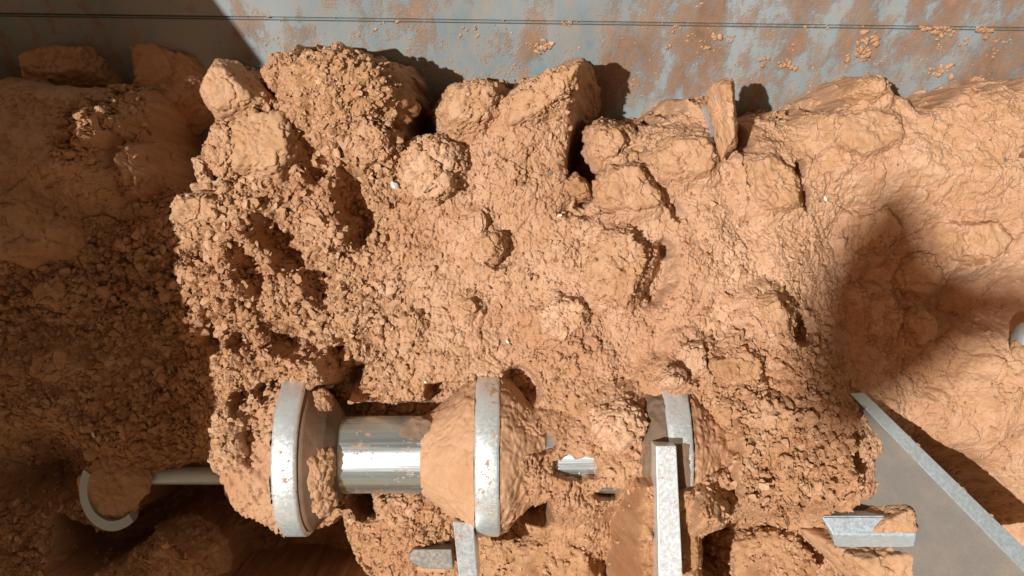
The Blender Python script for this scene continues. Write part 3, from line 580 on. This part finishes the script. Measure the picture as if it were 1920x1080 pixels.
# ------------------------------------------------------------------ mixing shaft with discs
AX_Y = -.312
ms = empty('mixing_shaft', (0, AX_Y, 0), 'thick polished steel shaft carrying two bright-rimmed discs and one clay-caked disc', 'shaft')
def lathe(name, prof, mat, parent, seg=160, amp=0, seed=1, tone=None, y0=AX_Y, z0=0, rough=0, a0=0, a1=2*math.pi, sub=1, cov=None):
    "revolve (x, r) profile about the shaft axis"
    pr = []
    for (xa, ra), (xb, rb) in zip(prof[:-1], prof[1:]):
        n = max(1, int(math.hypot(xb-xa, rb-ra)/(.0025)) if sub else 1)
        for q in range(n): pr.append((xa+(xb-xa)*q/n, ra+(rb-ra)*q/n))
    pr.append(prof[-1]); pr = np.array(pr); full = abs(a1-a0-2*math.pi) < 1e-6
    an = np.linspace(a0, a1, seg+(0 if full else 1), endpoint=not full)
    A, I = np.meshgrid(an, np.arange(len(pr)))
    xx = pr[:,0][I]; rr = pr[:,1][I]
    V = np.stack([xx, rr*np.sin(A), rr*np.cos(A)], -1).reshape(-1, 3)
    if amp or rough:
        Q = V+seed*1.3
        d = fbm3(Q, 20, seed, 6)*amp-.25*amp*sstep(.1,0,np.abs(fbm3(Q, 34, seed+70, 4)))+rough*(crumbs3(Q, .012, seed, .6)*.45+crumbs3(Q, .006, seed+4, .8)*.4)
        rad = np.stack([np.zeros(len(V)), np.sin(A).ravel(), np.cos(A).ravel()], 1); V = V+rad*d[:,None]
    m, n = len(pr), len(an); id_ = np.arange(m*n).reshape(m, n)
    if full: nxt = np.roll(id_, -1, 1); F = np.stack([id_[:-1], nxt[:-1], nxt[1:], id_[1:]], -1).reshape(-1, 4)
    else: F = np.stack([id_[:-1,:-1], id_[:-1,1:], id_[1:,1:], id_[1:,:-1]], -1).reshape(-1, 4)
    return mesh_obj(name, V+np.array([0, y0-AX_Y, z0]), F, mat, parent, True, np.full(len(V), .55) if tone is None else np.full(len(V), tone))
def sharp(o, ang=35):
    for p in o.data.polygons: p.use_smooth = True
    o.data.set_sharp_from_angle(angle=math.radians(ang))
    return o
r = .0725
sharp(lathe('shaft_tube', [(-.50,r-.0005),(.46,r-.0005),(.46,.001)], M_shaft, ms, 200, sub=0))
for (xa, xb, R0) in ((-.419,-.374,.150),(-.066,-.021,.150),(.270,.316,.150)):
    sharp(lathe('disc', [(xa,r),(xa,R0-.0045),(xa+.003,R0-.001),(xa+.006,R0),(xb-.006,R0),(xb-.003,R0-.001),(xb,R0-.0045),(xb,r)], M_rim, ms, 200, sub=0), 50)
# clay-filmed conical flanks of the discs
lathe('flank', [(-.3735,.141),(-.366,.138),(-.335,.105),(-.318,.080),(-.316,.0728)], M_film, ms, 220, .0025, 3, rough=.05)
lathe('flank', [(-.4195,.145),(-.445,.128),(-.475,.110),(-.505,.092),(-.53,.068)], M_clay, ms, 380, .026, 5, rough=2.0)
lathe('flank', [(-.166,.0727),(-.158,.080),(-.125,.104),(-.082,.138),(-.0665,.1445)], M_smear, ms, 300, .011, 6, rough=.45)
lathe('flank', [(-.0205,.1445),(-.005,.134),(.025,.104),(.055,.080),(.06,.0727)], M_smear, ms, 300, .012, 7, rough=1.0)
lathe('flank', [(.205,.0735),(.222,.10),(.245,.134),(.2695,.1455)], M_film, ms, 260, .010, 8, rough=.7)
lathe('flank', [(.3165,.146),(.33,.137),(.355,.112),(.385,.09),(.40,.0735)], M_smear, ms, 300, .012, 9, rough=1.2)
lathe('clay_crust', [(.262,.1475),(.270,.1515),(.300,.1525),(.3085,.1495)], M_film, ms, 200, .0035, 18, rough=.4, a0=math.radians(-110), a1=math.radians(16))
lathe('clay_crust', [(.268,.1495),(.272,.1522),(.318,.1525),(.320,.1480)], M_clay, ms, 160, .005, 19, rough=.6, a0=math.radians(-110), a1=math.radians(-16))
# caked patches on the first disc's right flank and on the shaft
def crust(name, parent, cen, rx, ry, rz, seed, rough=1.0, mat=None, rot=0, label=None):
    D, F = ico(6 if rx > .015 else 4); V = D*np.array([rx, ry, rz]); Q = V+seed*2.1
    a = fbm3(D*1.0+seed, 1.6, seed, 3)
    V = V*(1+.35*a)[:,None]+D*(min(1, rx/.02)*(rough*(crumbs3(Q, .012, seed, .7)*.5+crumbs3(Q, .006, seed+3, .8)*.4)+fbm3(Q, 60, seed, 3)*.003))[:,None]
    ca, sa_ = math.cos(rot), math.sin(rot); V = np.stack([V[:,0]*ca+V[:,2]*sa_, V[:,1], -V[:,0]*sa_+V[:,2]*ca], 1)
    o = mesh_obj(name, V+np.array(cen)-np.array(parent.location), F, mat or M_clay, parent, True, np.full(len(V), .5))
    if label: o['label'] = label
    return o
def on_axis(x, R_, deg): a = math.radians(deg); return (x, AX_Y+R_*math.sin(a), R_*math.cos(a))
crust('clay_crust', ms, on_axis(-.340,.102,-8), .030,.045,.016, 3, 1.0, rot=.9)
crust('clay_crust', ms, on_axis(-.340,.104,-40), .026,.030,.014, 4, 1.0, rot=.9)
crust('clay_crust', ms, on_axis(-.345,.112,62), .020,.028,.012, 5, 1.0, rot=.9)
crust('clay_crust', ms, on_axis(-.165,.068,40), .035,.030,.012, 6, .3, M_film)
# flat bars welded to the shaft
def prism(name, pts_top, pts_bot, mat, parent, bevel=.0015):
    n = len(pts_top); V = list(pts_top)+list(pts_bot)
    F = [tuple(range(n)), tuple(range(2*n-1, n-1, -1))]+[(i, i+n, (i+1) % n+n, (i+1) % n) for i in range(n)]
    o = mesh_obj(name, local(V, parent), F, mat, parent, False)
    bm = bmesh.new(); bm.from_mesh(o.data); bmesh.ops.recalc_face_normals(bm, faces=bm.faces)
    bmesh.ops.bevel(bm, geom=bm.edges[:], offset=bevel, segments=2, affect='EDGES', profile=.6); bm.to_mesh(o.data); bm.free()
    return o
def D3(v, d=(0,0,0)): return np.array(v)+np.array(d)
tp = [P(1230,836,.185), P(1268,836,.185), P(1281,1100,.23), P(1236,1100,.23)]
prism('paddle_bar', tp, [D3(v,(0,0,-.17)) for v in tp], M_bright, ms)
tp = [P(849,978,.09), P(887,982,.09), P(897,1100,.14), P(862,1100,.14)]
prism('paddle_bar', tp, [D3(v,(0,0,-.12)) for v in tp], M_rim, ms)
# a short horizontal bar lower down, behind the narrow bar
tp = [P(a_,b_,-.03) for a_,b_ in ((766,1040),(776,1030),(846,1030),(850,1068),(792,1066),(768,1052))]
sb_ = empty('short_bar', P(800,1050,-.1), 'small flat grey steel bar lying low behind the narrow paddle bar', 'bar')
prism('bar_body', tp, [D3(v,(0,0,-.05)) for v in tp], M_plate, sb_)
crust('clay_crust', sb_, P(815,1066,-.062), .032,.008,.006, 12, .2, M_smear)

# ------------------------------------------------------------------ thin rod with cupped paddle, left, in the shade
rd = empty('paddle_rod', P(350,892,-.12), 'thin grey rod with a crescent-edged cupped paddle in the shade, lower left', 'rod')
def rod(name, a, b, rad, mat, parent, seg=40):
    a = np.array(a); b = np.array(b); d = (b-a)/np.linalg.norm(b-a); u = np.cross(d, [0,0,1.]); u /= np.linalg.norm(u); v = np.cross(u, d)
    an = np.linspace(0, 2*math.pi, seg, endpoint=False); ring = np.cos(an)[:,None]*u+np.sin(an)[:,None]*v
    V = np.concatenate([a+ring*rad, b+ring*rad]); F = [(i, (i+1) % seg, (i+1) % seg+seg, i+seg) for i in range(seg)]+[tuple(range(seg)), tuple(range(2*seg-1, seg-1, -1))]
    return sharp(mesh_obj(name, local(V, parent), F, mat, parent, True))
rod('rod', P(200,892,-.12), P(530,892,-.12), .0175, M_edge, rd)
# cup: part of a thick shell, seen from its open side
def cup(cen, R0, parent):
    V = []; F = []; nu, nv = 48, 16
    for s, Rr in ((0, R0), (1, R0-.019)):
        for i in range(nu+1):
            for j in range(nv+1):
                a = math.radians(150+160*i/nu); b = math.radians(-4+50*j/nv)
                V.append((cen[0]+Rr*math.cos(b)*math.cos(a)*.80, cen[1]+Rr*math.cos(b)*math.sin(a), cen[2]-Rr*math.sin(b)))
    st = (nu+1)*(nv+1); g_ = lambda s, i, j: s*st+i*(nv+1)+j
    for i in range(nu):
        for j in range(nv):
            F.append((g_(0,i,j), g_(0,i,j+1), g_(0,i+1,j+1), g_(0,i+1,j))); F.append((g_(1,i,j), g_(1,i+1,j), g_(1,i+1,j+1), g_(1,i,j+1)))
        F.append((g_(0,i,0), g_(0,i+1,0), g_(1,i+1,0), g_(1,i,0))); F.append((g_(0,i,nv), g_(1,i,nv), g_(1,i+1,nv), g_(0,i+1,nv)))
    for j in range(nv):
        F.append((g_(0,0,j), g_(1,0,j), g_(1,0,j+1), g_(0,0,j+1))); F.append((g_(0,nu,j), g_(0,nu,j+1), g_(1,nu,j+1), g_(1,nu,j)))
    return sharp(mesh_obj('cup', local(V, parent), F, M_edge, parent, True))
cc = P(212,918,-.08); cup(cc, .080, rd)
crust('clay_crust', rd, cc+np.array([.006,.012,-.004]), .060,.062,.012, 15, .9)

crust('clay_crust', rd, cc+np.array([-.012,-.018,-.014]), .052,.046,.012, 16, .6)
# ------------------------------------------------------------------ big inclined blade at the right, with its cross bar
bl = empty('inclined_plate', P(1750,950,-.1), 'large grey steel mixing plate with a bright long diagonal edge, lower right', 'plate')
A_ = P(1592,738,.0); B_ = P(1945,1100,.16)
A2 = P(1618,736,-.004); B2 = P(1990,1096,.155)
dn = np.array([-.10,-.02,-.26])
A3 = A_+np.array([.004,-.10,-.16]); B3 = B_+np.array([-.24,-.10,-.22])
prism('blade_plate', [A_, B_, B3, A3], [A2, B2, B3+np.array([.02,.01,-.02]), A3+np.array([.02,.01,-.02])], M_plate, bl, .001)
e0 = A_+np.array([0,0,.002]); e1 = B_+np.array([0,0,.002])
prism('blade_edge', [A_+np.array([0,.001,.004]), B_+np.array([0,.001,.004]), B2+np.array([.001,0,.004]), A2+np.array([.001,0,.004])], [A_+np.array([0,.001,-.001]), B_+np.array([0,.001,-.001]), B2+np.array([.001,0,-.002]), A2+np.array([.001,0,-.002])], M_edge, bl, .001)
for q_, t_ in enumerate((.25,.29,.5,.52,.535,.66)):
    e_ = A2*(1-t_)+B2*t_; crust('clay_crust', bl, e_+np.array([-.001,-.001,.0]), .004+.003*(q_ % 2), .004, .0025, 90+q_, .5)
for q_, (t_, u_) in enumerate(((.3,.25),(.62,.2))):
    e_ = (A_*(1-t_)+B_*t_)*(1-u_)+(A3*(1-t_)+B3*t_)*u_; crust('clay_crust', bl, e_+np.array([-.001,0,.001]), .006, .009, .002, 120+q_, .3)
# cross bar: ridge faces the camera
zb = .03
rid = [P(1562,1002,zb+.022), P(1718,1004,zb+.022)]; bk = [P(1540,968,zb+.012), P(1712,968,zb+.012)]; fr_ = [P(1566,1026,zb), P(1716,1026,zb)]
V = [bk[0], bk[1], rid[1], rid[0], fr_[1], fr_[0], D3(bk[0],(.01,0,-.05)), D3(bk[1],(0,0,-.05)), D3(fr_[1],(0,0,-.04)), D3(fr_[0],(.01,0,-.04))]
F = [(3,2,1,0), (5,4,2,3), (6,7,8,9), (0,1,7,6), (5,9,8,4), (0,6,9,5,3), (1,2,4,8,7)]
cb = mesh_obj('cross_bar', local(V, bl), F, M_edge, bl, False)
bm = bmesh.new(); bm.from_mesh(cb.data); bmesh.ops.recalc_face_normals(bm, faces=bm.faces); bmesh.ops.bevel(bm, geom=bm.edges[:], offset=.003, segments=3, affect='EDGES'); bm.to_mesh(cb.data); bm.free()
V, F, t, cen = clod_mesh([(1590,1004),(1640,975),(1680,935),(1712,945),(1718,1003),(1660,1001)], zb+.024, .05, rough=.2, seed=81, k=16)
mesh_obj('clay_crust', local(V, bl), F, M_clay, bl, True, t)
V, F, t, cen = clod_mesh([(1560,1026),(1716,1020),(1724,1120),(1660,1110),(1590,1060)], zb-.004, .09, rough=.4, seed=82, k=16)
mesh_obj('clay_crust', local(V, bl), F, M_clay, bl, True, t)

# ------------------------------------------------------------------ upright thin blade poking out of the crest
ub = empty('upright_blade', P(1355,230,.0), 'thin upright steel blade with clay along its top, poking out of the crest', 'blade')
tp = [P(1341,178,.10), P(1352,176,.10), P(1366,276,.04), P(1350,276,.04)]
prism('blade_plate', tp, [D3(v,(.0,0,-.2)) for v in tp], M_edge, ub, .001)
V, F, t, cen = clod_mesh([(1342,165),(1352,155),(1374,154),(1378,200),(1383,262),(1366,276),(1352,215)], .125, .05, rough=.6, seed=51, k=14)
mesh_obj('clay_crust', local(V, ub), F, M_clay, ub, True, t)
# steel cap at the right picture edge
cp = empty('steel_stud', P(1925,640,.02), 'worn rounded steel stud half in view at the right picture edge', 'stud')
D, F = ico(4); mesh_obj('stud_head', D*np.array([.026,.036,.03])+np.array([.0,.0,.0]), F, M_edge, cp, True)
crust('clay_crust', cp, P(1926,655,.03), .026,.022,.022, 25, .2, M_smear)

# ------------------------------------------------------------------ small debris
def surf(px, py, lift=.002):
    z = .03
    for _ in range(4): q = P(px, py, z); z = float(samp(Hh, np.array([q[0]]), np.array([q[1]]))[0])
    return P(px, py, z+lift)
def chip(name, px, py, sx, sy, sz, mat, label, cat, seed, lift=.003, grp=None):
    rs_ = np.random.RandomState(seed); v, f = crumb_shape(2, rs_); a = rs_.rand()*3
    v = v*np.array([sx, sy, sz]); v = np.stack([v[:,0]*math.cos(a)-v[:,1]*math.sin(a), v[:,0]*math.sin(a)+v[:,1]*math.cos(a), v[:,2]], 1)
    o = mesh_obj(name, v, f, mat, None, False); o.location = surf(px, py, lift); return tag(o, label, cat, grp)
chip('foil_scrap', 738, 346, .011,.011,.009, M_foil, 'crumpled silver foil scrap beside the round pale clod', 'foil', 61, .022)
chip('white_chip', 951, 640, .0025,.006,.002, M_white, 'white sliver above the middle steel disc', 'chip', 62, .005, 'white chips in the clay')
chip('white_chip', 1050, 404, .0025,.006,.002, M_white, 'white sliver between the pale pebble-like clod and the flat slab', 'chip', 63, .005, 'white chips in the clay')
chip('white_chip', 1548, 373, .003,.006,.002, M_white, 'white sliver on the smooth right slope of the heap', 'chip', 64, .005, 'white chips in the clay')
chip('white_chip', 797, 716, .002,.005,.002, M_white, 'white sliver above the bare part of the shaft', 'chip', 65, .005, 'white chips in the clay')
chip('straw_bit', 575, 662, .009,.0018,.0015, M_straw, 'pale straw bit in coarse crumbs above the first disc', 'straw', 66, .006, 'straw bits')
chip('straw_bit', 1130, 574, .008,.0022,.0015, M_straw, 'pale straw bit at the foot of the rough chunk', 'straw', 67, .006, 'straw bits')
chip('pale_flake', 174, 815, .007,.006,.002, M_white, 'small pale flake on the shaded slope above the cupped paddle', 'flake', 68, .005)
for k_, (a, b, lb) in enumerate([(918,288,'dark grey grit bit near the pointed clod'),(1030,325,'dark grey grit bit left of the small reddish clod'),(540,345,'dark grey grit bit below the slab-like clod'),(1210,278,'dark grey grit bit between boxy clod and flattened slab'),(1885,300,'dark grey grit bit on the far right slope')]):
    chip('grit', a, b, .006,.0045,.004, M_grit, lb, 'grit', 70+k_, .004, 'dark grit bits in the clay')
# clay splatter stuck to the wall: small crumbs in clusters
rs = np.random.RandomState(12); VV = []; FF = []; TT = []; off = 0
def stick(px, py, s, flat=.45):
    global off
    v, f = kinds[rs.randint(10)]; q = wall_at(px, py); a = rs.rand()*6.28
    u1 = np.array([1.,0,0]); u2 = np.array([0, dirw[0], dirw[1]])
    e1 = math.cos(a)*u1+math.sin(a)*u2; e2 = -math.sin(a)*u1+math.cos(a)*u2
    VV.append(q+nw*s*.15+v[:,:1]*s*e1+v[:,1:2]*s*.8*e2+v[:,2:]*s*flat*nw); FF.append(f+off); off += len(v); TT.append(np.full(len(v), .5+rs.normal()*.12))
for (a, b, sp, n, s) in [(1310,8,14,16,.007),(1295,24,16,14,.006),(1065,40,16,12,.006),(1022,88,16,16,.008),(745,22,30,20,.006),(780,24,20,8,.006),(930,28,30,14,.006),(520,16,25,10,.006),(1755,48,22,24,.008),
      (1765,62,24,14,.007),(1630,72,20,18,.008),(1615,98,18,18,.009),(1765,132,20,18,.009),(1845,56,14,12,.007),(1650,30,14,12,.006),(1895,15,20,10,.006),(1560,30,12,10,.005),(1500,18,14,10,.006),(1340,68,7,8,.007),
      (1330,92,12,6,.005),(1480,120,14,12,.007),(1430,115,10,8,.005),(1180,158,12,10,.005),(1255,88,5,4,.005),(640,70,60,14,.003),(1805,80,14,8,.005),(1860,100,16,8,.004),(880,65,30,12,.004),(1085,30,20,6,.005),(1210,5,18,8,.004)]:
    for _ in range(n): stick(a+rs.normal()*sp*.6, b+rs.normal()*sp*.35, s*rs.uniform(.4,1.25))
for _ in range(2600):
    px = rs.uniform(400,1930); stick(px, rs.beta(2.2,1.6)*235, .0009+.0022*rs.rand()**3)
for _ in range(70):
    a = rs.uniform(430,1930); b = rs.uniform(5,215); s0 = rs.uniform(.0015,.0055); L0 = rs.uniform(4,22)
    for _ in range(rs.randint(3,12)): stick(a+rs.normal()*L0, b+rs.normal()*L0*.45, s0*rs.uniform(.3,1.1), .35)
tag(mesh_obj('clay_splatter', np.concatenate(VV), np.concatenate(FF), M_clay, None, True, np.concatenate(TT)), 'specks and splashes of clay dried on the blue back wall', kind='stuff')
